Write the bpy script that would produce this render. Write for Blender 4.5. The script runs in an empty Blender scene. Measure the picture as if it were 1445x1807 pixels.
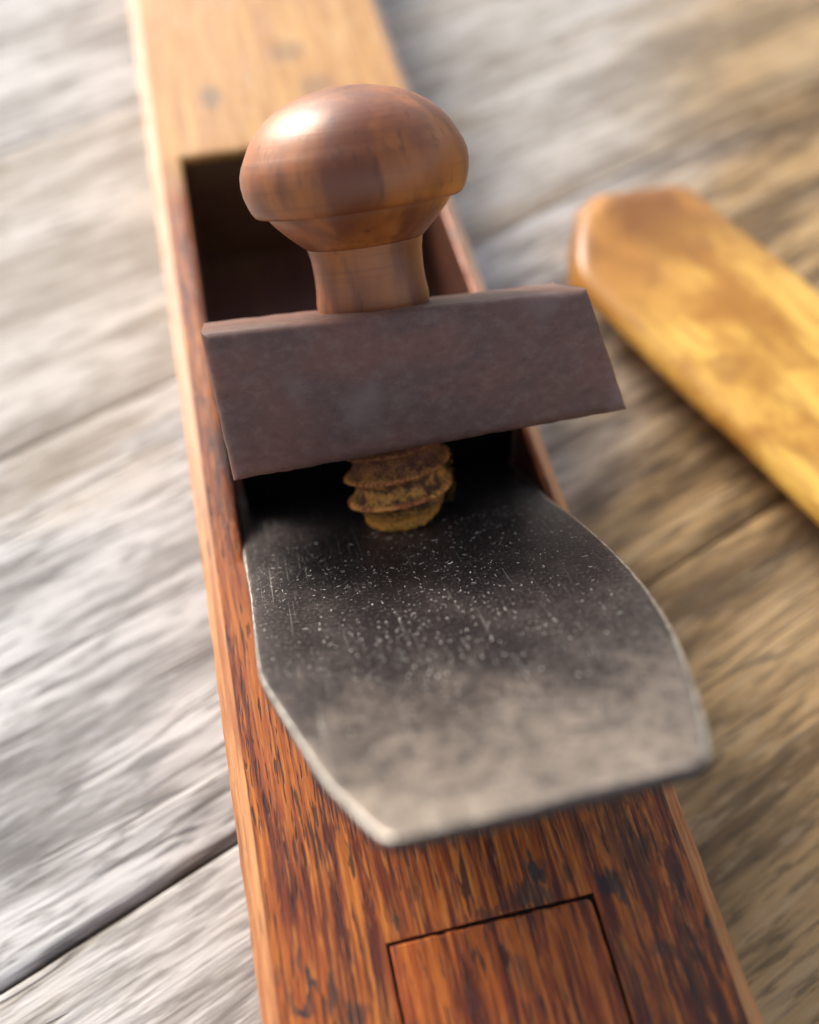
import bpy, bmesh, math, random
import numpy as np
from mathutils import Vector, Matrix, noise as mnoise
C = bpy.context
rng = random.Random(7)
R = math.radians
MM = 0.001

# ------------------------------------------------------------------ camera, sky, sun, exposure
scn = C.scene
cam_d = bpy.data.cameras.new('camera'); cam = bpy.data.objects.new('camera', cam_d)
C.collection.objects.link(cam); scn.camera = cam
FWD = Vector((0.12180184, 0.5361352, -0.83529837)); RGT = Vector((0.97515135, -0.2215397, 0.0)); UP = Vector((0.18505175, 0.81454233, 0.54979691))
m = Matrix(((RGT.x, UP.x, -FWD.x, -0.01559963), (RGT.y, UP.y, -FWD.y, -0.0831109), (RGT.z, UP.z, -FWD.z, 0.1664733), (0, 0, 0, 1)))
cam.matrix_world = m
cam_d.sensor_fit = 'VERTICAL'; cam_d.sensor_height = 24.0; cam_d.lens = 1763 / 1807 * 24.0
cam_d.clip_start = 0.004; cam_d.clip_end = 200
cam_d.dof.use_dof = True; cam_d.dof.focus_distance = 0.1395
APERTURE_MM = 4.9
cam_d.dof.aperture_fstop = cam_d.lens / APERTURE_MM
cam_d.dof.aperture_blades = 0

SUN_EL, SUN_AZ = 28.0, -27.0          # azimuth: clockwise from +Y, as the sky node counts it
world = bpy.data.worlds.new('World'); scn.world = world; world.use_nodes = True
nt = world.node_tree
sky = nt.nodes.new('ShaderNodeTexSky'); sky.sky_type = 'NISHITA'; sky.sun_disc = False
sky.sun_elevation = R(SUN_EL); sky.sun_rotation = R(SUN_AZ)
sky.air_density = 1.0; sky.dust_density = 3.0; sky.ozone_density = 1.0
hs = nt.nodes.new('ShaderNodeHueSaturation'); hs.inputs['Saturation'].default_value = 0.5      # thin white overcast
nt.links.new(sky.outputs[0], hs.inputs['Color']); nt.links.new(hs.outputs[0], nt.nodes['Background'].inputs[0]); nt.nodes['Background'].inputs[1].default_value = 0.15
sd = bpy.data.lights.new('sun', 'SUN'); so = bpy.data.objects.new('sun', sd); C.collection.objects.link(so)
sd.energy = 2.7; sd.angle = R(22); sd.color = (1.0, 0.93, 0.84)
sdir = Vector((math.sin(R(SUN_AZ)) * math.cos(R(SUN_EL)), math.cos(R(SUN_AZ)) * math.cos(R(SUN_EL)), math.sin(R(SUN_EL))))
so.rotation_euler = sdir.to_track_quat('Z', 'Y').to_euler()
scn.view_settings.view_transform = 'Standard'; scn.view_settings.look = 'None'
scn.view_settings.exposure = 0.64; scn.view_settings.gamma = 1.0; scn.view_settings.use_curve_mapping = False
scn.cycles.max_bounces = 8; scn.cycles.diffuse_bounces = 4; scn.cycles.glossy_bounces = 4

# ------------------------------------------------------------------ helpers
def link(name, verts, faces, mat, parent=None, smooth=False, mats=None, fmat=None, **props):
    me = bpy.data.meshes.new(name)
    me.from_pydata([tuple(v) for v in verts], [], [tuple(f) for f in faces]); me.validate(); me.update()
    bm = bmesh.new(); bm.from_mesh(me); bmesh.ops.recalc_face_normals(bm, faces=bm.faces); bm.to_mesh(me); bm.free()
    for q in (mats or [mat]): me.materials.append(q)
    if fmat is not None:
        me.polygons.foreach_set('material_index', fmat)
    if smooth: me.polygons.foreach_set('use_smooth', [True] * len(me.polygons))
    o = bpy.data.objects.new(name, me); C.collection.objects.link(o)
    if parent: o.parent = parent
    for k, v in props.items(): o[k] = v
    return o
def empty(name, loc=(0, 0, 0), **props):
    o = bpy.data.objects.new(name, None); o.empty_display_size = 0.01; o.location = loc; C.collection.objects.link(o)
    for k, v in props.items(): o[k] = v
    return o
def nz(x, y, z=0.0, s=1.0): return mnoise.noise(Vector((x * s, y * s, z * s)))
def sharp_by_angle(o, deg):
    me = o.data
    bm = bmesh.new(); bm.from_mesh(me)
    for e in bm.edges: e.smooth = not (len(e.link_faces) == 2 and e.calc_face_angle(0) > R(deg))
    for f in bm.faces: f.smooth = True
    bm.to_mesh(me); bm.free()

class N:
    """small node-graph writer"""
    def __init__(s, name):
        s.m = bpy.data.materials.new(name); s.m.use_nodes = True; s.t = s.m.node_tree
        s.b = s.t.nodes['Principled BSDF']; s.co = s.t.nodes.new('ShaderNodeTexCoord').outputs['Object']
    def put(s, sock, v):
        if isinstance(v, bpy.types.NodeSocket): s.t.links.new(v, sock)
        elif v is not None:
            if sock.type == 'RGBA' and len(v) == 3: v = (*v, 1)
            sock.default_value = v
    def n(s, typ, **kw):
        q = s.t.nodes.new(typ)
        for k, v in kw.items(): setattr(q, k, v)
        return q
    def map(s, scale, loc=(0, 0, 0), rot=(0, 0, 0), vec=None):
        q = s.n('ShaderNodeMapping'); s.put(q.inputs[0], vec or s.co)
        q.inputs['Location'].default_value = loc; q.inputs['Rotation'].default_value = rot; q.inputs['Scale'].default_value = scale
        return q.outputs[0]
    def noise(s, vec, detail=3, rough=0.55, dist=0.0, scale=1.0, color=False):
        q = s.n('ShaderNodeTexNoise'); s.put(q.inputs['Vector'], vec); q.inputs['Scale'].default_value = scale
        q.inputs['Detail'].default_value = detail; q.inputs['Roughness'].default_value = rough; q.inputs['Distortion'].default_value = dist
        return q.outputs['Color' if color else 'Fac']
    def vor(s, vec, scale=1.0, feature='F1', rnd=1.0):
        q = s.n('ShaderNodeTexVoronoi', feature=feature); s.put(q.inputs['Vector'], vec); q.inputs['Scale'].default_value = scale
        q.inputs['Randomness'].default_value = rnd
        return q
    def step(s, v, a, b, lo=0.0, hi=1.0):
        q = s.n('ShaderNodeMapRange', interpolation_type='SMOOTHSTEP'); s.put(q.inputs[0], v)
        q.inputs[1].default_value = a; q.inputs[2].default_value = b; q.inputs[3].default_value = lo; q.inputs[4].default_value = hi
        return q.outputs[0]
    def math(s, op, a, b=None, clamp=False):
        q = s.n('ShaderNodeMath', operation=op, use_clamp=clamp); s.put(q.inputs[0], a)
        if b is not None: s.put(q.inputs[1], b)
        return q.outputs[0]
    def mix(s, f, a, b, mode='MIX'):
        q = s.n('ShaderNodeMix', data_type='RGBA', blend_type=mode); s.put(q.inputs[0], f); s.put(q.inputs[6], a); s.put(q.inputs[7], b)
        return q.outputs[2]
    def sep(s, vec=None):
        q = s.n('ShaderNodeSeparateXYZ'); s.put(q.inputs[0], vec or s.co); return q.outputs
    def vadd(s, a, b, op='ADD'):
        q = s.n('ShaderNodeVectorMath', operation=op); s.put(q.inputs[0], a); s.put(q.inputs[1], b); return q.outputs[0]
    def bump(s, h, strength, dist, normal=None):
        q = s.n('ShaderNodeBump'); s.put(q.inputs['Height'], h); q.inputs['Strength'].default_value = strength; q.inputs['Distance'].default_value = dist
        if normal: s.put(q.inputs['Normal'], normal)
        return q.outputs[0]
    def out(s, **kw):
        for k, v in kw.items(): s.put(s.b.inputs[k.replace('_', ' ')], v)
        return s.m

# ------------------------------------------------------------------ materials
def mat_body(name='oiled_mahogany', shift=(0, 0, 0), tint=(1, 1, 1)):
    g = N(name)
    warp = g.noise(g.map((60, 25, 60)), 2, color=True)
    wv = g.vadd(g.co, g.vadd(g.vadd(warp, (0.5, 0.5, 0.5), 'SUBTRACT'), (0.0013, 0.0, 0.0013), 'MULTIPLY'))
    wv = g.vadd(wv, shift)
    big = g.noise(g.map((70, 22, 70), vec=wv), 3)
    mid = g.noise(g.map((560, 32, 560), vec=wv), 4, 0.6)
    fine = g.noise(g.map((2100, 110, 2100), vec=wv), 3, 0.65)
    col = g.mix(g.step(big, 0.36, 0.64), (0.130, 0.016, 0.005), (0.30, 0.056, 0.009))
    col = g.mix(g.step(mid, 0.42, 0.62), col, g.mix(0.6, col, (0.52, 0.15, 0.018)))
    col = g.mix(g.step(mid, 0.5, 0.36, 0, 0.8), col, (0.07, 0.011, 0.006))
    lines = g.noise(g.map((1250, 28, 1250), loc=(6, 0, 2), vec=wv), 2, 0.5)
    col = g.mix(g.step(lines, 0.56, 0.66, 0, 0.6), col, (0.62, 0.20, 0.028))
    col = g.mix(g.step(lines, 0.44, 0.34, 0, 0.7), col, (0.055, 0.010, 0.006))
    col = g.mix(g.step(fine, 0.46, 0.36, 0, 0.5), col, (0.11, 0.022, 0.008))
    col = g.mix(g.step(fine, 0.52, 0.66, 0, 0.7), col, (0.56, 0.19, 0.035))
    # dark open pores: short dashes along the grain
    pore = g.noise(g.map((2500, 190, 2500), loc=(3, 7, 1), vec=wv), 2, 0.5)
    patch = g.noise(g.map((130, 60, 130), loc=(9, 2, 4)), 2)
    thr = g.math('ADD', pore, g.math('MULTIPLY', g.math('SUBTRACT', patch, 0.5), 0.35))
    pm = g.step(thr, 0.585, 0.66)
    dash = g.noise(g.map((1600, 105, 1600), loc=(1, 1, 8), vec=wv), 2, 0.5)
    pm2 = g.step(g.math('ADD', dash, g.math('MULTIPLY', g.math('SUBTRACT', patch, 0.5), 0.3)), 0.655, 0.72)
    x, y, z = g.sep()
    # speckled darker area on the right side, as worn into the finish
    side = g.step(x, 0.005, 0.025)
    near = g.step(y, -0.012, -0.05)
    spk = g.noise(g.map((520, 120, 520), loc=(4, 4, 4), vec=wv), 4, 0.7)
    spm = g.math('MULTIPLY', g.math('MULTIPLY', side, near), g.step(spk, 0.43, 0.58))
    col = g.mix(g.math('MULTIPLY', spm, 0.85), col, (0.055, 0.018, 0.009))
    col = g.mix(g.math('MULTIPLY', pm, 0.85), col, (0.035, 0.011, 0.008))
    col = g.mix(g.math('MULTIPLY', pm2, 0.55), col, (0.05, 0.016, 0.011))
    col = g.mix(1.0, col, tint, 'MULTIPLY')
    # ink-dark stains with outlines of their own
    dn = g.vadd(g.vadd(g.noise(g.map((700, 240, 700)), 3, color=True), (0.5, 0.5, 0.5), 'SUBTRACT'), (0.0034, 0.007, 0.0), 'MULTIPLY')
    sp = g.vadd(g.co, dn)
    acc = None
    for cx, cy, rx, ry, k in ((7.8, -54.6, 1.0, 1.9, 1), (16.2, -58.4, 1.4, 1.9, 1), (17.3, -60.3, .6, 1.6, .8), (6.3, -57.9, 3.4, 2.0, .75), (1.0, -59.2, 4.0, .9, .6),
                              (11.6, -56.0, .7, 1.7, .7), (-23.4, -62.2, .5, 2.6, 1), (-24.6, -64.6, 1.3, .8, 1), (-25.8, -63.4, .45, 2.2, .6), (-20.8, -63.5, .9, 2.6, .75),
                              (-24.3, -59.3, .4, 1.3, .7), (-18.5, -66.5, 1.5, 2.2, .6), (-11.6, -56.9, .4, .7, .9), (-2.8, -63.0, .4, .9, .9), (2.5, -66.0, 1.6, 2.5, .45),
                              (27.8, -66.5, 1.1, 1.2, .9), (20, -68, 2.0, 1.6, .6), (-26.6, -60.5, .9, 1.0, .4), (-14.5, 120.6, 2.6, 4.5, .8), (4.5, 134.0, 4.5, 4.5, .55), (9, 119, 4, 5, .5), (-23.9, 23, 1.2, 6, .6)):
        d = g.n('ShaderNodeVectorMath', operation='LENGTH')
        g.put(d.inputs[0], g.vadd(g.vadd(sp, (cx * MM, cy * MM, 0.032), 'SUBTRACT'), (1 / (rx * MM), 1 / (ry * MM), 60.0), 'MULTIPLY'))
        v = g.step(d.outputs['Value'], 1.25, 0.55, 0, k)
        acc = v if acc is None else g.math('MAXIMUM', acc, v)
    stain_col = g.mix(g.step(fine, 0.45, 0.6), (0.016, 0.016, 0.018), (0.05, 0.034, 0.028))
    col = g.mix(g.math('MULTIPLY', acc, 0.92), col, stain_col)
    # honey coloured and paler beyond the mortise
    honey = g.mix(g.step(mid, 0.35, 0.65), (0.42, 0.185, 0.045), (0.58, 0.30, 0.085))
    honey = g.mix(g.math('MULTIPLY', acc, 0.75), honey, (0.10, 0.08, 0.07))
    col = g.mix(g.step(g.math('ADD', y, g.math('MULTIPLY', g.math('SUBTRACT', big, 0.5), 0.03)), 0.085, 0.106), col, honey)
    # chamfers rubbed back to bare paler wood, with far glare put into the colour
    ch = g.step(g.math('ABSOLUTE', x), 0.02745, 0.0277)
    rub_glare = g.mix(g.step(mid, 0.36, 0.62), (0.38, 0.135, 0.05), (0.58, 0.285, 0.12))
    rub_glare = g.mix(g.step(y, -0.02, 0.05, 0, 0.8), rub_glare, (0.74, 0.50, 0.36))
    rub_glare = g.mix(g.math('MULTIPLY', pm2, 0.5), rub_glare, (0.10, 0.05, 0.03))
    col = g.mix(g.math('MULTIPLY', ch, 0.85), col, rub_glare)
    # dark brown inside the mortise
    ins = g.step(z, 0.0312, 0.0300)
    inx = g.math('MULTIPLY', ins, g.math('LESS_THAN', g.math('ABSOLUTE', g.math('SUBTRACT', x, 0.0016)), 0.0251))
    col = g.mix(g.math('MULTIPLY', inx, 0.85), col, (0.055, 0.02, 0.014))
    h = g.math('SUBTRACT', g.math('ADD', g.math('MULTIPLY', fine, 0.6), g.math('MULTIPLY', mid, 0.7)), g.math('ADD', g.math('MULTIPLY', pm, 0.8), g.math('MULTIPLY', pm2, 0.8)))
    rough = g.math('ADD', 0.33, g.math('MULTIPLY', g.noise(g.map((300, 120, 300)), 3), 0.26))
    return g.out(Base_Color=col, Roughness=rough, Normal=g.bump(h, 0.55, 0.00016), Specular_IOR_Level=0.5)

def mat_turned(name, dark, light, axis_scale=(150, 150, 40), rough=0.34):
    g = N(name)
    a = g.noise(g.map(axis_scale), 3, 0.5, 0.3); b = g.noise(g.map((700, 700, 130)), 3, 0.6)
    col = g.mix(g.step(a, 0.36, 0.66), dark, light)
    rn = g.noise(g.map((25, 25, 900)), 3, 0.7)
    col = g.mix(g.step(rn, 0.52, 0.70, 0, 0.22), col, (dark[0] * .5, dark[1] * .45, dark[2] * .5))
    col = g.mix(g.step(b, 0.55, 0.72, 0, 0.5), col, (dark[0] * .4, dark[1] * .35, dark[2] * .4))
    return g.out(Coat_Weight=0.3, Coat_Roughness=0.42, Base_Color=col, Roughness=g.math('ADD', rough, g.math('MULTIPLY', b, 0.15)), Normal=g.bump(g.math('ADD', g.math('MULTIPLY', b, 0.5), rn), 0.35, 0.00018))

def mat_thread():
    g = N('dusty_thread_wood')
    a = g.noise(g.map((520, 520, 520)), 4, 0.65); b = g.noise(g.map((2200, 2200, 2200)), 3, 0.65)
    x, y, z = g.sep()
    rad = g.math('SQRT', g.math('ADD', g.math('MULTIPLY', x, x), g.math('MULTIPLY', y, y)))
    crest = g.step(g.math('ADD', rad, g.math('MULTIPLY', g.math('SUBTRACT', b, 0.5), 0.0005)), 0.0078, 0.0082)
    valley = g.mix(g.step(a, 0.40, 0.62), (0.12, 0.045, 0.018), (0.66, 0.29, 0.052))
    col = g.mix(crest, valley, g.mix(g.step(a, 0.4, 0.6), (0.50, 0.13, 0.040), (0.92, 0.40, 0.09)))
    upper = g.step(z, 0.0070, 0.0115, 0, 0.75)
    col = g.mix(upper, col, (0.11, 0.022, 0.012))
    tipf = g.step(g.math('ADD', z, g.math('MULTIPLY', g.math('SUBTRACT', a, 0.5), 0.004)), 0.0034, 0.0016)
    col = g.mix(tipf, col, g.mix(g.step(b, 0.38, 0.6), (0.42, 0.14, 0.020), (0.92, 0.43, 0.065)))
    col = g.mix(g.step(b, 0.53, 0.62, 0, 0.85), col, (0.035, 0.014, 0.009))
    return g.out(Base_Color=col, Roughness=0.75, Normal=g.bump(g.math('ADD', a, b), 0.8, 0.0003))

def mat_block():
    g = N('dark_waxed_hardwood')
    a = g.noise(g.map((55, 90, 90)), 3); b = g.noise(g.map((160, 900, 900)), 4, 0.65); c = g.noise(g.map((95, 95, 95), loc=(4, 1, 2)), 2)
    col = g.mix(g.step(a, 0.35, 0.68), (0.118, 0.060, 0.047), (0.180, 0.072, 0.050))
    e = g.noise(g.map((520, 700, 700)), 4, 0.7)
    col = g.mix(g.step(e, 0.46, 0.66, 0, 0.28), col, (0.24, 0.155, 0.125))
    col = g.mix(g.step(e, 0.44, 0.32, 0, 0.3), col, (0.045, 0.024, 0.019))
    col = g.mix(g.step(b, 0.5, 0.75, 0, 0.16), col, (0.055, 0.030, 0.026))
    col = g.mix(g.step(c, 0.54, 0.74, 0, 0.6), col, (0.20, 0.135, 0.115))
    return g.out(Base_Color=col, Roughness=g.math('ADD', 0.42, g.math('MULTIPLY', a, 0.2)), Normal=g.bump(e, 0.3, 0.0002))

def mat_steel():
    g = N('patinated_steel')
    # object axes here: X across, -Y up the blade, Z out of its face
    a = g.noise(g.map((95, 70, 95)), 4, 0.6); b = g.noise(g.map((420, 420, 420)), 4, 0.7); c = g.noise(g.map((1700, 1700, 1700)), 3, 0.7)
    s1 = g.noise(g.map((3000, 50, 1), rot=(0, 0, R(-5))), 3, 0.65); s2 = g.noise(g.map((2100, 40, 1), rot=(0, 0, R(13))), 2, 0.6)
    scr = g.math('MAXIMUM', g.step(s1, 0.62, 0.72), g.step(s2, 0.66, 0.75))
    x, y, z = g.sep(); y = g.math('MULTIPLY', y, -1.0)
    col = g.mix(g.step(a, 0.36, 0.66), (0.040, 0.034, 0.035), (0.088, 0.071, 0.068))
    pale = g.step(g.math('ADD', y, g.math('MULTIPLY', g.math('SUBTRACT', a, 0.5), 0.035)), 0.040, 0.076, 0, 0.85)
    col = g.mix(pale, col, g.mix(g.step(b, 0.4, 0.62), (0.38, 0.315, 0.255), (0.26, 0.215, 0.18)))                            # paler free end: skylight beyond the block's shadow, put into the colour
    col = g.mix(g.math('MULTIPLY', g.step(b, 0.47, 0.62, 0, 0.65), g.math('SUBTRACT', 1.0, g.math('MULTIPLY', pale, 0.75))), col, (0.038, 0.032, 0.032))
    col = g.mix(g.step(c, 0.55, 0.68, 0, 0.6), col, (0.30, 0.26, 0.23))
    col = g.mix(g.step(c, 0.47, 0.36, 0, 0.6), col, (0.03, 0.026, 0.026))
    col = g.mix(g.math('MULTIPLY', scr, 0.38), col, (0.48, 0.46, 0.42))
    rough = g.math('ADD', g.math('MULTIPLY', a, 0.16), g.math('ADD', 0.22, g.math('MULTIPLY', c, 0.2)))
    h = g.math('ADD', g.math('MULTIPLY', c, 0.5), g.math('SUBTRACT', g.math('MULTIPLY', b, 0.8), g.math('MULTIPLY', scr, 0.3)))
    return g.out(Base_Color=col, Metallic=0.72, Roughness=rough, Normal=g.bump(h, 0.45, 0.00012))

def mat_steel_edge():
    g = N('rubbed_steel_edge')
    b = g.noise(g.map((500, 500, 500)), 4, 0.7)
    col = g.mix(g.step(b, 0.36, 0.66), (0.27, 0.26, 0.24), (0.62, 0.60, 0.55))
    return g.out(Base_Color=col, Metallic=0.75, Roughness=0.42, Normal=g.bump(b, 0.6, 0.0002))

def mat_steel_rust():
    g = N('blackened_steel_end')
    b = g.noise(g.map((700, 700, 700)), 4, 0.7)
    return g.out(Base_Color=g.mix(b, (0.018, 0.015, 0.015), (0.075, 0.055, 0.05)), Metallic=0.3, Roughness=0.55, Normal=g.bump(b, 0.6, 0.0002))

def mat_plank():
    g = N('weathered_deck_wood')
    q = g.n('ShaderNodeObjectInfo')
    off = g.n('ShaderNodeCombineXYZ'); g.put(off.inputs[0], g.math('MULTIPLY', q.outputs['Random'], 7.0)); g.put(off.inputs[1], g.math('MULTIPLY', q.outputs['Random'], 3.0)); g.put(off.inputs[2], 0.0)
    v = g.vadd(g.co, off.outputs[0])
    wp = g.vadd(g.vadd(g.noise(g.map((9, 26, 9), vec=v), 2, color=True), (0.5, 0.5, 0.5), 'SUBTRACT'), (0.0, 0.006, 0.0), 'MULTIPLY')
    v = g.vadd(v, wp)
    a = g.noise(g.map((11, 70, 11), vec=v), 4, 0.6); b = g.noise(g.map((24, 190, 24), vec=v), 3, 0.6); c = g.noise(g.map((70, 900, 70), vec=v), 3, 0.6)
    d = g.noise(g.map((14, 30, 14), loc=(5, 5, 5), vec=v), 3)
    geo = g.n('ShaderNodeNewGeometry').outputs['Position']; px, py, pz = g.sep(geo)
    # tan to the right of the plane, partly warm light and shade painted in
    tanf = g.step(g.math('ADD', g.math('ADD', px, g.math('MULTIPLY', py, -0.6)), g.math('MULTIPLY', g.math('SUBTRACT', d, 0.5), 0.08)), -0.015, 0.055)
    lo = g.mix(tanf, (0.28, 0.272, 0.265), (0.15, 0.086, 0.035))
    hi = g.mix(tanf, (0.56, 0.555, 0.55), (0.47, 0.30, 0.135))
    col = g.mix(g.step(a, 0.40, 0.58), lo, hi)
    col = g.mix(g.step(b, 0.50, 0.34, 0, 0.6), col, g.mix(tanf, (0.135, 0.13, 0.13), (0.075, 0.048, 0.024)))
    col = g.mix(g.step(b, 0.54, 0.66, 0, 0.6), col, g.mix(tanf, (0.61, 0.60, 0.59), (0.50, 0.35, 0.19)))
    col = g.mix(g.step(c, 0.56, 0.70, 0, 0.45), col, (0.13, 0.105, 0.085))
    e2 = g.noise(g.map((85, 540, 85), loc=(7, 1, 3), vec=v), 3, 0.6)
    col = g.mix(g.step(e2, 0.50, 0.36, 0, 0.6), col, g.mix(tanf, (0.12, 0.115, 0.115), (0.065, 0.042, 0.022)))
    col = g.mix(g.step(e2, 0.54, 0.68, 0, 0.4), col, g.mix(tanf, (0.60, 0.60, 0.61), (0.55, 0.40, 0.24)))
    # weather checks: thin dark cracks along the grain
    k = g.noise(g.map((5.5, 95, 5.5), loc=(2, 3, 0), vec=v), 3, 0.6)
    crack = g.math('MULTIPLY', g.step(g.math('ABSOLUTE', g.math('SUBTRACT', k, 0.5)), 0.016, 0.003), g.step(d, 0.42, 0.55))
    col = g.mix(g.math('MULTIPLY', crack, 0.5), col, (0.055, 0.042, 0.032))
    wa = g.n('ShaderNodeAttribute', attribute_type='OBJECT', attribute_name='warm').outputs['Fac']
    warm = g.math('ADD', g.step(d, 0.54, 0.70, 0, 0.45), g.math('MULTIPLY', wa, 0.5), True)
    col = g.mix(warm, col, g.mix(0.6, col, (0.47, 0.345, 0.20), 'MIX'))
    h = g.math('SUBTRACT', g.math('ADD', g.math('ADD', g.math('MULTIPLY', a, 0.5), b), g.math('MULTIPLY', c, 0.6)), crack)
    return g.out(Specular_IOR_Level=0.35, Base_Color=col, Roughness=g.math('ADD', 0.58, g.math('MULTIPLY', a, 0.2)), Normal=g.bump(h, 0.5, 0.0010))

def mat_bar():
    g = N('golden_boxwood')
    a = g.noise(g.map((55, 42, 55)), 3, 0.5, 0.4); b = g.noise(g.map((520, 60, 520)), 4, 0.6); 
    x, y, z = g.sep()
    a2 = g.noise(g.map((110, 80, 110)), 4, 0.6)
    col = g.mix(g.step(g.math('ADD', g.math('MULTIPLY', a, 0.5), g.math('MULTIPLY', a2, 0.5)), 0.34, 0.62), (0.42, 0.18, 0.026), (0.84, 0.49, 0.10))
    end = g.step(g.math('ADD', y, g.math('MULTIPLY', g.math('SUBTRACT', a, 0.5), 0.05)), 0.016, 0.046)
    col = g.mix(end, col, g.mix(g.step(a, 0.4, 0.6), (0.24, 0.088, 0.015), (0.48, 0.21, 0.04)))
    sp = g.noise(g.map((75, 75, 75), loc=(2, 8, 1)), 2)
    col = g.mix(g.step(sp, 0.62, 0.74, 0, 0.7), col, (0.30, 0.13, 0.03))
    col = g.mix(g.step(b, 0.50, 0.66, 0, 0.5), col, (0.30, 0.13, 0.025))
    return g.out(Base_Color=col, Roughness=0.38, Normal=g.bump(b, 0.3, 0.0002))

def mat_plain(name, c, rough, vary=0.3, sc=800, spec=0.5):
    g = N(name)
    b = g.noise(g.map((sc, sc, sc)), 3)
    return g.out(Base_Color=g.mix(g.step(b, 0.3, 0.7), tuple(v * (1 - vary) for v in c), tuple(min(1, v * (1 + vary)) for v in c)), Roughness=rough, Specular_IOR_Level=spec)

M_BODY = mat_body(); M_PATCH = mat_body('inlaid_mahogany', (0.013, 0.047, 0.0), (0.95, 0.84, 0.86)); M_BLOCK = mat_block(); M_STEEL = mat_steel(); M_EDGE = mat_steel_edge(); M_RUST = mat_steel_rust()
M_KNOB = mat_turned('turned_rosewood', (0.17, 0.042, 0.010), (0.37, 0.112, 0.020)); M_THREAD = mat_thread()
M_PLANK = mat_plank(); M_BAR = mat_bar()
M_JOIST = mat_plain('dark_joist_wood', (0.17, 0.105, 0.055), 0.9)
M_SHADE = mat_plain('shade_black', (0.007, 0.005, 0.004), 0.9, spec=0.05)  # near black for the added board: shade under the block as colour
M_GAP = mat_plain('dirt_filled_joint', (0.018, 0.016, 0.015), 0.8)
M_DUST = mat_plain('pale_wood_dust', (0.82, 0.76, 0.66), 0.7, 0.25, 900)
M_DUST2 = mat_plain('golden_wood_dust', (0.85, 0.42, 0.07), 0.75, 0.5, 2500)

# ------------------------------------------------------------------ the deck: one board after another at 20.4 degrees to the plane
DA = R(20.4)
deck_v, deck_f = [], []
def box_vf(vs, fs, x0, x1, y0, y1, z0, z1):
    k = len(vs)
    vs += [(x0, y0, z0), (x1, y0, z0), (x1, y1, z0), (x0, y1, z0), (x0, y0, z1), (x1, y0, z1), (x1, y1, z1), (x0, y1, z1)]
    fs += [tuple(k + i for i in f) for f in ((0, 3, 2, 1), (4, 5, 6, 7), (0, 1, 5, 4), (1, 2, 6, 5), (2, 3, 7, 6), (3, 0, 4, 7))]
box_vf(deck_v, deck_f, -1.59, 1.59, -1.5, 1.5, -0.060, -0.0026)
deck = link('deck', deck_v, deck_f, M_JOIST, kind='structure'); deck.rotation_euler.z = DA
PITCH, GAP, V0 = 0.0956, 0.0008, -0.0193
def plank_mesh(seed, near, open_lo=False, open_hi=False):
    vs, fs = [], []
    lo = GAP / 2 if open_lo else 0.0001; hi = GAP / 2 if open_hi else 0.0001
    w = PITCH - lo - hi
    prof = [(0.0, -0.030), (0.0, -0.0022), (0.0004, -0.0008), (0.0012, -0.0002), (0.0030, 0.0)]
    inner = [0.014 + 0.0081 * i for i in range(9)] if near else [w * .5]
    kl, kh = (0.6 if open_lo else 0.4), (0.6 if open_hi else 0.4)
    prof = [(lo + a * kl, z * (kl if z > -.02 else 1)) for a, z in prof] + [(q, 0.0) for q in inner] + [(lo + w - a * kh, z * (kh if z > -.02 else 1)) for a, z in reversed(prof)]
    xs = np.concatenate([np.linspace(-1.6, -0.25, 8), np.linspace(-0.24, 0.30, 110 if near else 12), np.linspace(0.31, 1.6, 8)])
    for x in xs:
        wob = 0.0002 * nz(x * 18, 1.0) + 0.00015 * nz(x * 70, 2.0)
        shut = min(1.0, max(0.0, (x + 0.01) / 0.05))              # the open joint closes up towards the right
        for i, (a, z) in enumerate(prof):
            s = 1 if i < 5 else (-1 if i >= len(prof) - 5 else 0)
            q = shut if (s == 1 and open_lo) or (s == -1 and open_hi) else 0.0
            if z > -0.02: z = z * (1 - 0.6 * q)
            vs.append((x, a - s * (GAP / 2 - 0.0001) * q + (wob + 0.00016 * nz(x * 60, seed + 3, s)) * (1 if s else 0), z + (0.00045 * nz(x * 9, a * 130, seed) if z > -0.02 else 0)))
    k = len(prof)
    for j in range(len(xs) - 1):
        for i in range(k):
            fs.append((j * k + i, j * k + (i + 1) % k, (j + 1) * k + (i + 1) % k, (j + 1) * k + i))
    fs.append(tuple(range(k))); fs.append(tuple((len(xs) - 1) * k + i for i in range(k)))
    return vs, fs
far_mesh = None
for k in range(-16, 16):
    near = -2 <= k <= 3
    if near or far_mesh is None:
        o = link('plank', *plank_mesh(k * 3 + 1, near, k == 0, k == -1), M_PLANK, deck); sharp_by_angle(o, 50)
        if not near: far_mesh = o.data
    else:
        o = bpy.data.objects.new('plank', far_mesh); C.collection.objects.link(o); o.parent = deck
    o['warm'] = {-2: 0.25, -1: 0.3, 0: 0.05, 1: 0.85, 2: 0.3}.get(k, 0.4)      # some boards have weathered beige, others silver
    o.location = (0, V0 + k * PITCH, -0.0006 * abs(nz(k * 1.7, 0.3)))
    
# ------------------------------------------------------------------ the wooden plane
plane = empty('hand_plane', (0, 0, 0), category='hand plane',
              label='old reddish brown wooden plane with dark steel blade and turned knob on the deck')
H = 0.032; W2 = 0.030
MX0, MX1, MY0, MY1 = -0.0233, 0.0266, 0.0, 0.1006        # mortise
IX0, IX1, IY0, IY1 = -0.0128, 0.0136, -0.096, -0.0598      # inlaid patch
TH = R(36); NV = Vector((0, math.sin(TH), math.cos(TH))); BV = Vector((0, -math.cos(TH), math.sin(TH)))

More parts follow.
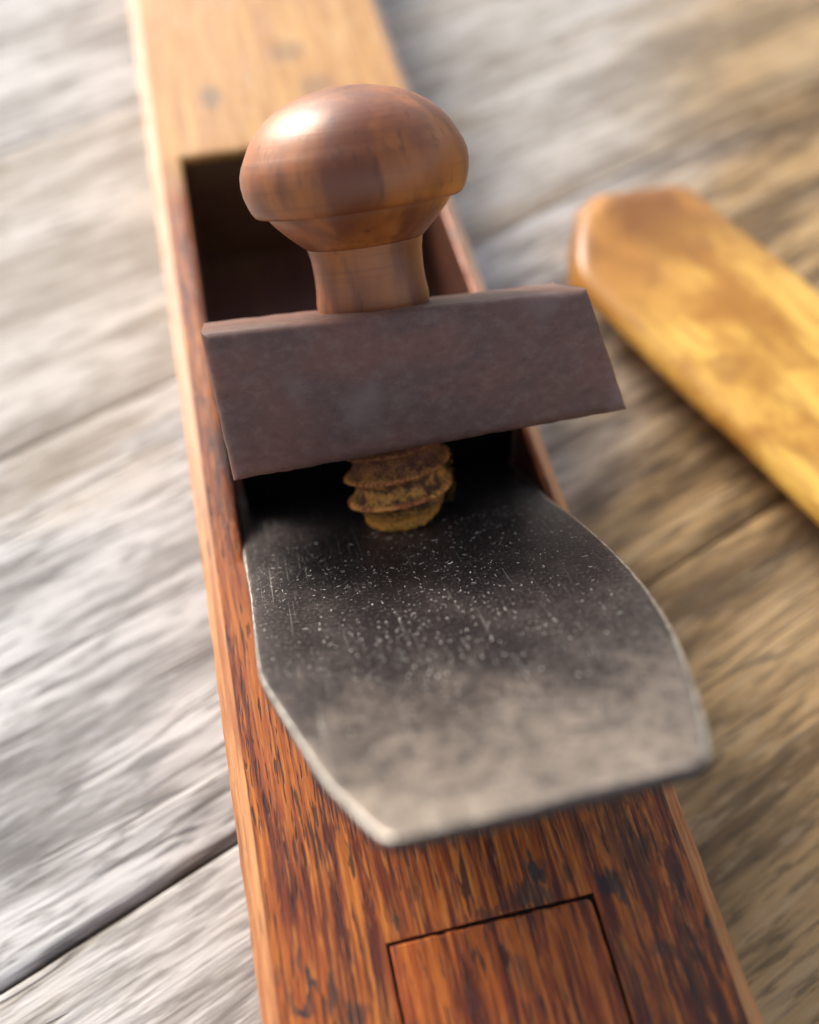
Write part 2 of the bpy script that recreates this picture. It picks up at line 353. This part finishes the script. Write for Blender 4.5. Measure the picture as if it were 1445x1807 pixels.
def lines(stops, step):
    out = []
    for a, b in zip(stops[:-1], stops[1:]):
        k = max(1, int(round((b - a) / step)))
        out += [a + (b - a) * i / k for i in range(k)]
    return out + [stops[-1]]
rim = 0.0004
G = 0.00050
xs = lines([-0.0276, MX0 - rim, MX0, IX0 - G, IX0 + 0, IX1, IX1 + G, MX1, MX1 + rim, 0.0276], 0.0012)
ys = lines([-0.125, IY0 - G, IY0, IY1, IY1 + G, MY0 - rim, MY0, MY1, MY1 + rim, 0.265], 0.0016)
def in_mort(x, y): return MX0 < x < MX1 and MY0 < y < MY1
def in_inlay(x, y): return IX0 - G < x < IX1 + G and IY0 - G < y < IY1 + G
def edge_nick(y, side):
    n = 0.00016 * nz(y * 160, side * 3.1) + 0.00012 * nz(y * 500, side) + 0.00005 * nz(y * 1900, side)
    return n
def build_body():
    vs, fs, vid = [], [], {}
    def V(key, co):
        if key not in vid: vid[key] = len(vs); vs.append(co)
        return vid[key]
    def top(i, j):
        x, y = xs[i], ys[j]
        z = H + 0.00010 * nz(x * 90, y * 30, 1.3) + 0.00003 * nz(x * 500, y * 90, 4)
        on_m = (abs(x - MX0) < 1e-7 or abs(x - MX1) < 1e-7) and MY0 - 1e-7 <= y <= MY1 + 1e-7 or (abs(y - MY0) < 1e-7 or abs(y - MY1) < 1e-7) and MX0 - 1e-7 <= x <= MX1 + 1e-7
        dx = dy = 0.0
        if on_m:
            z -= 0.00028 + 0.00018 * nz(x * 700, y * 700, 9)
            dx = 0.00012 * nz(x * 600, y * 600, 2)
        wy = 0.00008 * nz(x * 300, 7.7) if abs(y - IY1) < 0.001 else 0
        if i in (0, len(xs) - 1): dx += edge_nick(y, 1 if i == 0 else 2) * 1.3
        return V(('t', i, j), (x + dx, y + dy + wy, z))
    for j in range(len(ys) - 1):
        for i in range(len(xs) - 1):
            cx, cy = (xs[i] + xs[i + 1]) / 2, (ys[j] + ys[j + 1]) / 2
            if in_mort(cx, cy) or in_inlay(cx, cy): continue
            fs.append((top(i, j), top(i + 1, j), top(i + 1, j + 1), top(i, j + 1)))
    # inner walls
    def hole(test, depth_fn, tag):
        bot = {}
        for j in range(len(ys) - 1):
            for i in range(len(xs) - 1):
                c = ((xs[i] + xs[i + 1]) / 2, (ys[j] + ys[j + 1]) / 2)
                if not test(*c): continue
                q = [V((tag, a, b), (xs[a], ys[b], depth_fn(xs[a], ys[b]))) for a, b in ((i, j), (i + 1, j), (i + 1, j + 1), (i, j + 1))]
                fs.append(tuple(q))
                for (a0, b0), (a1, b1), dc in (((i, j), (i + 1, j), (0, -1)), ((i + 1, j), (i + 1, j + 1), (1, 0)), ((i, j + 1), (i + 1, j + 1), (0, 1)), ((i, j), (i, j + 1), (-1, 0))):
                    ii, jj = i + dc[0], j + dc[1]
                    nc = ((xs[ii] + xs[ii + 1]) / 2, (ys[jj] + ys[jj + 1]) / 2)
                    if test(*nc): continue
                    fs.append((top(a0, b0), top(a1, b1), V((tag, a1, b1), (xs[a1], ys[b1], depth_fn(xs[a1], ys[b1]))), V((tag, a0, b0), (xs[a0], ys[b0], depth_fn(xs[a0], ys[b0])))))
    hole(in_mort, lambda x, y: max(0.003, H - 0.0006 - (y - MY0) * math.tan(TH)), 'm')
    hole(in_inlay, lambda x, y: H - 0.0045, 'g')
    # chamfers, flanks and sole
    L = len(xs) - 1
    def side(i, sgn):
        prof = [(0.02865, H - 0.00105), (0.0299, H - 0.0022), (0.0300, H - 0.0030), (0.0300, 0.016), (0.0300, 0.0012), (0.0292, 0.0003)]
        rows = [[top(i, j) for j in range(len(ys))]]
        for p, (x, z) in enumerate(prof):
            rows.append([V((sgn, p, j), (sgn * (x + (edge_nick(ys[j] + p * .01, sgn + 5) * (1.0 if p < 3 else .2))), ys[j], z + (edge_nick(ys[j], p + sgn) if p < 3 else 0))) for j in range(len(ys))])
        for a, b in zip(rows[:-1], rows[1:]):
            for j in range(len(ys) - 1): fs.append((a[j], a[j + 1], b[j + 1], b[j]))
        return rows
    lr, rr = side(0, -1), side(L, 1)
    for j in range(len(ys) - 1): fs.append((lr[-1][j], lr[-1][j + 1], rr[-1][j + 1], rr[-1][j]))
    for j in (0, len(ys) - 1):
        fs.append(tuple([top(i, j) for i in range(len(xs))] + [q[j] for q in rr[1:]] + [q[j] for q in reversed(lr[1:])]))
    return vs, fs
body = link('body', *build_body(), M_BODY, plane); sharp_by_angle(body, 38)

# inlaid patch with one rounded corner, let into the top behind the blade
def build_patch():
    vs, fs = [], []
    ring = [(IX0, IY0), (IX1, IY0)]
    for k in range(30): ring.append((IX1 + 0.00016 * nz(k * .9, 2.0), IY0 + (IY1 - 0.0009 - IY0) * (k + 1) / 31))
    for k in range(7):
        a = R(90 * k / 6); ring.append((IX1 - 0.0009 + 0.0009 * math.cos(a), IY1 - 0.0009 + 0.0009 * math.sin(a)))
    for k in range(22): ring.append((IX1 - 0.002 - (IX1 - IX0 - 0.002) * (k + 1) / 23, IY1 + 0.00024 * nz(k * 1.1, 5.0)))
    ring.append((IX0, IY1))
    for k in range(30): ring.append((IX0 + 0.00018 * nz(k * .8, 8.0), IY1 - (IY1 - IY0) * (k + 1) / 31))
    n = len(ring); cx, cy = (IX0 + IX1) / 2, (IY0 + IY1) / 2
    for z, s in ((H - 0.0042, 0.0), (H - 0.00010, 0.0), (H + 0.00012, 0.00024)):
        for x, y in ring: vs.append((x - math.copysign(s, x - cx), y - math.copysign(s, y - cy), z))
    for l in range(2):
        for i in range(n): fs.append((l * n + i, l * n + (i + 1) % n, (l + 1) * n + (i + 1) % n, (l + 1) * n + i))
    fs.append(tuple(2 * n + i for i in range(n))); fs.append(tuple(i for i in range(n)))
    return vs, fs
patch = link('inlay_patch', *build_patch(), M_PATCH, plane, label='rectangular inlaid patch outlined by a dark joint'); sharp_by_angle(patch, 35)
jv, jf = [], []
box_vf(jv, jf, IX0 - G + 5e-5, IX1 + G - 5e-5, IY0 - G + 5e-5, IY1 + G - 5e-5, H - 0.00448, H - 0.0012)
link('joint_filler', jv, jf, M_GAP, plane)

# ---- blade: traced in its own plane (x across, l up the slope), 1.2 mm thick with rubbed edges
OUT = [(-23.2, -34), (-23.2, -6), (-23.1, 1), (-22.6, 15), (-22.5, 26), (-22.3, 36.0), (-22.1, 39.0), (-21.2, 43.5), (-18.9, 53.2), (-16.8, 61.7), (-14.7, 67.4), (-13.2, 70.9), (-12.6, 72.1), (-11.8, 72.8), (-10.6, 73.1),
       (4.5, 72.9), (17.0, 72.6), (18.3, 72.3), (19.2, 71.5), (20.0, 69.6), (21.5, 65.6), (23.2, 60.0), (25.0, 53.2), (26.3, 47.4), (27.3, 40.6), (28.0, 33), (28.2, 25), (28.0, 17.5), (27.5, 9), (26.4, 0), (26.3, -6), (26.3, -34)]
def build_blade():
    # densify the outline (Catmull-Rom except at the hidden end)
    P = [Vector((a, b)) for a, b in OUT]; pts = []
    for i in range(len(P) - 1):
        p0, p1, p2, p3 = P[max(i - 1, 0)], P[i], P[i + 1], P[min(i + 2, len(P) - 1)]
        k = max(1, int((p2 - p1).length / 0.9))
        for t in range(k):
            u = t / k
            pts.append(0.5 * ((2 * p1) + (p2 - p0) * u + (2 * p0 - 5 * p1 + 4 * p2 - p3) * u * u + (3 * p1 - p0 - 3 * p2 + p3) * u ** 3) if 2 < i < len(P) - 4 else p1.lerp(p2, u))
    pts.append(P[-1])
    n = len(pts); c = Vector((2.5, 20))
    nor = []
    for i in range(n):
        d = (pts[(i + 1) % n] - pts[i - 1]).normalized(); nor.append(Vector((d.y, -d.x)))      # points inward (clockwise outline)
    T = 1.5
    rings = [(3.0, 0.0), (1.5, 0.0), (0.62, -0.02), (0.32, -0.11), (0.08, -0.30), (0.0, -0.55), (0.0, -T + 0.15), (0.15, -T)]
    vs, fs, fm = [], [], []
    for w, z in rings:
        for i, p in enumerate(pts):
            j = 0.07 * nz(p.x * .5, p.y * .5, 3) + 0.05 * nz(p.x * 1.7, p.y * 1.7, 6)
            q = p + nor[i] * (w * (0.45 if p.x < 2 else 1.0) + (j if w < 1 else 0)); vs.append((q.x * MM, -q.y * MM, z * MM))
    for l in range(len(rings) - 1):
        for i in range(n):
            fs.append((l * n + i, l * n + (i + 1) % n, (l + 1) * n + (i + 1) % n, (l + 1) * n + i))
            endf = 72.2 < pts[i].y and pts[i].x < 18.5
            fm.append(2 if l >= (2 if endf else 4) else (1 if l >= 2 else 0))
    fs.append(tuple(range(n))); fm.append(0)
    fs.append(tuple((len(rings) - 1) * n + i for i in range(n))); fm.append(2)
    return vs, fs, fm
bv, bf, bfm = build_blade()
blade = link('blade', bv, bf, None, plane, mats=[M_STEEL, M_EDGE, M_RUST], fmat=bfm); sharp_by_angle(blade, 60)
ORG = Vector((0, 0, H + 0.0015))
blade.matrix_local = Matrix(((1, 0, 0, 0), (0, -BV.y, NV.y, ORG.y), (0, -BV.z, NV.z, ORG.z), (0, 0, 0, 1)))

# ---- the cross block carrying the screw, with an added board standing on the blade to keep back light out
def block_co(x, s, d): return Vector((x * MM, 0, 0)) + ORG + NV * (s * MM) + Vector((0, -math.cos(TH), math.sin(TH))) * (d * MM)
def build_block():
    vs, fs = [], []
    F = 9.0; B = -9.0
    nx, ns = 46, 14
    def corner(u, v):                 # u across, v up the screw axis; trapezoid measured on the front face
        xl = -21.9 + (-22.2 + 21.9) * v; xr = 37.2 + (32.2 - 37.2) * v
        s0 = 14.7; s1 = 36.3 + (33.7 - 36.3) * u
        return xl + (xr - xl) * u, s0 + (s1 - s0) * v
    def pt(u, v, d, inset):
        x, s = corner(u, v)
        du = min(u, 1 - u); dv = min(v, 1 - v)
        xa, sa0 = corner(0, v); xb, sb0 = corner(1, v); _, sc = corner(u, 0); _, sd_ = corner(u, 1)
        x = min(max(x, xa + inset), xb - inset); s = min(max(s, sc + inset), sd_ - inset)
        if v == 1: s -= 1.5 * (F - d) / (F - B)
        if v == 0: s += 0.16 * nz(u * 40, d) + 0.22 * max(0, nz(u * 90, 4.4))
        if v == 1: s += 0.10 * nz(u * 25, d + 3)
        if u in (0, 1): x += 0.12 * nz(v * 20, d + u)
        return block_co(x, s, d)
    per = [(i / nx, 0.0) for i in range(nx)] + [(1.0, j / ns) for j in range(ns)] + [(1 - i / nx, 1.0) for i in range(nx)] + [(0.0, 1 - j / ns) for j in range(ns)]
    n = len(per)
    for d, ins in ((F, 1.7), (F - 0.14, 0.95), (F - 0.55, 0.35), (F - 1.5, 0.0), (B + 0.5, 0.0), (B, 0.4)):
        for u, v in per: vs.append(pt(u, v, d, ins))
    for l in range(5):
        for i in range(n): fs.append((l * n + i, l * n + (i + 1) % n, (l + 1) * n + (i + 1) % n, (l + 1) * n + i))
    fs.append(tuple(range(n))); fs.append(tuple(5 * n + i for i in range(n)))
    return vs, fs
block = link('cross_block', *build_block(), M_BLOCK, plane, label='dark rectangular wooden block the screw passes through'); sharp_by_angle(block, 45)
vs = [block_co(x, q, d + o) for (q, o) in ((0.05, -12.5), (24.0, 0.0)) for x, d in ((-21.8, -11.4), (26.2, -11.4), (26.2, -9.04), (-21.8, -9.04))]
link('shade_board', vs, [(0, 1, 2, 3), (4, 5, 6, 7), (0, 1, 5, 4), (1, 2, 6, 5), (2, 3, 7, 6), (3, 0, 4, 7)], M_SHADE, plane)

# ---- screw: threaded shank, neck and turned knob on one axis square to the blade
AX = Vector((3.0, 0, 0))
def lathe(prof, seg=72, wob=0.0):
    vs, fs = [], []
    for s, r in prof:
        for k in range(seg):
            a = 2 * math.pi * k / seg; rr = r + wob * nz(math.cos(a) * 2, math.sin(a) * 2, s * .2)
            vs.append((rr * math.cos(a) * MM, rr * math.sin(a) * MM, s * MM))
    for l in range(len(prof) - 1):
        for k in range(seg): fs.append((l * seg + k, l * seg + (k + 1) % seg, (l + 1) * seg + (k + 1) % seg, (l + 1) * seg + k))
    fs.append(tuple(range(seg))); fs.append(tuple((len(prof) - 1) * seg + k for k in range(seg)))
    return vs, fs
AXM = Matrix(((1, 0, 0, 0.0030), (0, -BV.y, NV.y, ORG.y), (0, -BV.z, NV.z, ORG.z), (0, 0, 0, 1)))
L0 = -3.2                             # where the axis meets the blade, up the slope
def build_thread():
    seg, vs, fs = 150, [], []
    pitch, rc, rv = 4.1, 8.5, 6.8
    ss = [0.02] + [0.25 + 0.16 * i for i in range(100)]
    for s in ss:
        for k in range(seg):
            a = 2 * math.pi * k / seg
            ph = (s / pitch - a / (2 * math.pi) + 0.97) % 1.0
            tri = 1 - abs(ph - 0.42) / (0.42 if ph < 0.42 else 0.58)
            f = min(1.0, 1.06 * tri) ** 1.9                                  # narrow crests, wide hollow roots
            ca_, sa_ = math.cos(a), math.sin(a)
            crest = rc - 0.35 * max(0, nz(ca_ * 1.6, sa_ * 1.6, s * .3 + 2)) - 0.5 * max(0, nz(ca_ * 5, sa_ * 5, s * .5 + 7) - .25)
            r = rv + (crest - rv) * f
            run = min(1, max(0, (s - 1.9 - 0.5 * ca_) / 1.5))                      # the thread dies out towards the broken tip
            tip = 6.15 + 0.55 * nz(math.cos(a) * 1.7, math.sin(a) * 1.7, 4) + 0.35 * nz(math.cos(a) * 6, math.sin(a) * 6, s * .6)
            r = tip + (r - tip) * run
            r += 0.18 * nz(math.cos(a) * 8, math.sin(a) * 8, s * 1.3) + 0.12 * nz(math.cos(a) * 26, math.sin(a) * 26, s * 4)
            sz = s
            if s < 0.4: r -= 0.25 * (1 - s / .4)
            xx = r * ca_
            smin = 0.18 * max(0, nz(ca_ * 3, sa_ * 3, 3)) + 0.40 * max(0.0, xx - 1.2) + (0.25 * nz(xx * 1.1, 2.2) if xx > 0.6 else 0)      # the end has split away on one side
            sz = max(s, smin + 0.02 * s)
            vs.append((r * math.cos(a) * MM, r * math.sin(a) * MM, sz * MM))
    for l in range(len(ss) - 1):
        for k in range(seg): fs.append((l * seg + k, l * seg + (k + 1) % seg, (l + 1) * seg + (k + 1) % seg, (l + 1) * seg + k))
    fs.append(tuple(range(seg))); fs.append(tuple((len(ss) - 1) * seg + k for k in range(seg)))
    return vs, fs
screw = link('screw', *build_thread(), M_THREAD, plane, smooth=True, label='worn wooden screw dusted with golden sawdust'); screw.matrix_local = AXM
screw.location = ORG + Vector((0.0030, 0, 0)) + BV * (L0 * MM)
shank = link('shank', *lathe([(14.0, 6.5), (30, 7.0), (33.5, 8.3), (35.5, 8.35), (37.5, 8.1), (39.5, 8.05), (41.8, 8.15), (43.3, 8.45), (43.8, 8.6), (43.9, 8.2)], 64, 0.05), M_KNOB, screw, smooth=True)
kp = [(43.4, 6.0), (43.5, 8.5), (44.1, 9.2), (45.0, 10.2), (46.2, 11.4), (47.4, 12.5), (48.2, 13.1), (48.5, 13.2), (48.55, 13.9), (48.65, 14.5), (48.9, 14.95), (49.4, 15.3), (50.4, 15.75), (51.8, 16.15), (53.2, 16.3), (54.6, 16.15), (55.8, 15.75), (56.4, 15.4), (57.0, 15.1),
      (58.4, 14.3), (59.8, 13.2), (61.2, 11.6), (62.4, 9.7), (63.4, 7.4), (64.1, 4.7), (64.5, 2.2), (64.6, 0.3)]
knob = link('knob', *lathe(kp, 96, 0.06), M_KNOB, screw, label='domed turned knob with a shoulder line'); sharp_by_angle(knob, 55)

# ------------------------------------------------------------------ golden bar lying across the boards to the right
def build_bar():
    # local x across (0..44 mm), y along, z up; seat u=0 at the shaded edge
    prof = [(12.0, 0.0), (12.0, 9.6), (1.4, 9.9), (0.3, 10.4), (0.0, 11.2), (0.15, 12.4), (0.8, 13.6), (2.0, 14.6), (3.8, 15.2), (8, 15.6), (14, 15.9), (21, 16.0), (28, 15.9), (34, 15.6), (38.2, 15.1), (40.3, 14.3), (41.6, 13.0), (42.2, 11.2), (42.4, 8.0), (42.4, 0.8), (41.8, 0.0)]
    ysl = [-260] + [(-120 + 4 * i) for i in range(0, 41)] + [43, 45.2, 46.6, 47.4, 47.8]
    def reach(x):                     # outline of the cut end, measured from a square end
        return -4.0 + 18.5 * min(1.0, x / 17.0) ** 0.8 if x < 19 else 14.5 - 7.5 * (x - 19) / 23.0
    vs, fs = [], []
    for j, y in enumerate(ysl):
        e = max(0, (y - 42.0) / 5.8); shrink = 1 - 0.20 * e * e
        w = max(0.0, min(1.0, (y + 10) / 50)); 
        for x, z in prof:
            xx = 21 + (x - 21) * (1 - 0.05 * e * e)
            vs.append((xx * MM, (y + reach(x) * w) * MM, z * shrink * MM + (0.0005 * nz(x * .06, y * .05, 2) if z > 9 else 0)))
    k = len(prof)
    for j in range(len(ysl) - 1):
        for i in range(k): fs.append((j * k + i, j * k + (i + 1) % k, (j + 1) * k + (i + 1) % k, (j + 1) * k + i))
    fs.append(tuple(range(k))); fs.append(tuple((len(ysl) - 1) * k + i for i in range(k)))
    return vs, fs
bar = link('wooden_bar', *build_bar(), M_BAR, label='golden yellow wooden bar with a browner end lying on the deck right of the plane', category='wooden bar')
sharp_by_angle(bar, 40)
ca, sa = math.cos(DA), math.sin(DA)
bar.rotation_euler.z = DA
bar.location = (0.0740 * ca, 0.0740 * sa, 0.0004)

# ------------------------------------------------------------------ sawdust
def tube(vs, fs, pts, r):
    k0 = len(vs); n = len(pts)
    for i, p in enumerate(pts):
        t = (pts[min(i + 1, n - 1)] - pts[max(i - 1, 0)]).normalized()
        a = t.orthogonal().normalized(); b = t.cross(a)
        rr = r * (0.55 if i in (0, n - 1) else 1)
        for k in range(4): vs.append(p + (a * math.cos(k * math.pi / 2) + b * math.sin(k * math.pi / 2)) * rr)
    for i in range(n - 1):
        for k in range(4): fs.append((k0 + i * 4 + k, k0 + i * 4 + (k + 1) % 4, k0 + (i + 1) * 4 + (k + 1) % 4, k0 + (i + 1) * 4 + k))
    fs.append((k0, k0 + 1, k0 + 2, k0 + 3)); e = k0 + (n - 1) * 4; fs.append((e, e + 1, e + 2, e + 3))
OCT = [Vector(v) for v in ((1, 0, 0), (-1, 0, 0), (0, 1, 0), (0, -1, 0), (0, 0, 1), (0, 0, -1))]
OCF = [(0, 2, 4), (2, 1, 4), (1, 3, 4), (3, 0, 4), (2, 0, 5), (1, 2, 5), (3, 1, 5), (0, 3, 5)]
def grain(vs, fs, p, r):
    k0 = len(vs)
    for v in OCT: vs.append(p + v * r * rng.uniform(.6, 1.2))
    for f in OCF: fs.append(tuple(k0 + i for i in f))
def blade_pt(x, l, h): return ORG + Vector((x * MM, 0, 0)) + BV * (l * MM) + NV * (h * MM)
def half_width(l):
    lx = -22.2 if l < 40 else -22 + (l - 40) * .29; rx = 26 + min(l, 15) * .1 if l < 30 else 27.5 - (l - 30) * .17
    return lx, rx
vs, fs = [], []
for i in range(330):                                      # curled fibres
    l = abs(rng.gauss(11, 9)) if rng.random() < .8 else rng.uniform(10, 60)
    lx, rx = half_width(l); x = rng.uniform(lx + 1, rx - 1.5)
    ln = rng.choice((.25, .35, .35, .5, .5, .8)) * rng.uniform(.7, 1.3); a = rng.uniform(0, math.pi); bend = rng.gauss(0, 1.6)
    pts = []; cx, cl = x, l
    for s in range(5):
        pts.append(blade_pt(cx, cl, 0.05 + 0.05 * math.sin(s * .8) * rng.random())); cx += math.cos(a) * ln / 4; cl += math.sin(a) * ln / 4; a += bend / 4
    tube(vs, fs, pts, rng.uniform(.018, .034) * MM)
for i in range(2300):                                     # grains
    l = min(70, abs(rng.gauss(14, 15))); lx, rx = half_width(l); x = rng.uniform(lx + .7, rx - 1.2)
    if mnoise.noise(Vector((x * .12, l * .16, 3))) < rng.uniform(-.5, .35): continue
    grain(vs, fs, blade_pt(x, l, 0.03), rng.choice((.02, .02, .03, .035, .05)) * MM)
for i in range(430):                                       # the few larger crumbs lower down
    l = rng.triangular(18, 64, 36); lx, rx = half_width(l); x = rng.gauss(0, 12)
    if lx + 1 < x < rx - 2: grain(vs, fs, blade_pt(x, l, 0.05), rng.uniform(.05, .15) * MM)
dust = link('sawdust', vs, fs, M_DUST, kind='stuff', label='pale sawdust fibres and grains scattered over the dark blade', category='sawdust')
vs, fs = [], []
SB = ORG + Vector((0.0030, 0, 0)) + BV * (L0 * MM)
def screw_pt(a, r, s): return SB + Vector((1, 0, 0)) * (r * math.cos(a) * MM) + BV * (-r * math.sin(a) * MM) + NV * (s * MM)
tm = screw.data
tv = [v.co.copy() for v in tm.vertices]
for i in range(1300):
    v = tv[rng.randrange(150 * 2, 150 * 84)]
    a = math.atan2(v.y, v.x); r = math.hypot(v.x, v.y) / MM; s = v.z / MM
    if rng.random() < .55 and math.sin(a) > .5: continue
    p = screw_pt(a, r + .02, s)
    if rng.random() < .7: grain(vs, fs, p, rng.choice((.025, .04, .055, .08)) * MM)
    else:
        d = Vector((rng.gauss(0, 1), rng.gauss(0, 1), rng.gauss(0, 1))).normalized() * (rng.uniform(.08, .22) * MM)
        tube(vs, fs, [p, p + d, p + d * 1.8 + Vector((0, 0, -.04 * MM))], rng.uniform(.014, .028) * MM)
for i in range(420):                                      # fuzz clinging to the right of the thread
    a = rng.gauss(0.15, .35); s = rng.uniform(2.5, 10.5); p = screw_pt(a, rng.uniform(7.2, 8.9), s)
    d = Vector((rng.uniform(.2, 1), rng.gauss(0, .6), rng.gauss(0, .6))).normalized() * (rng.uniform(.1, .3) * MM)
    tube(vs, fs, [p - d * .6, p, p + d], rng.uniform(.012, .024) * MM)
link('sawdust', vs, fs, M_DUST2, kind='stuff', label='golden sawdust clinging to the thread of the wooden screw', category='sawdust')
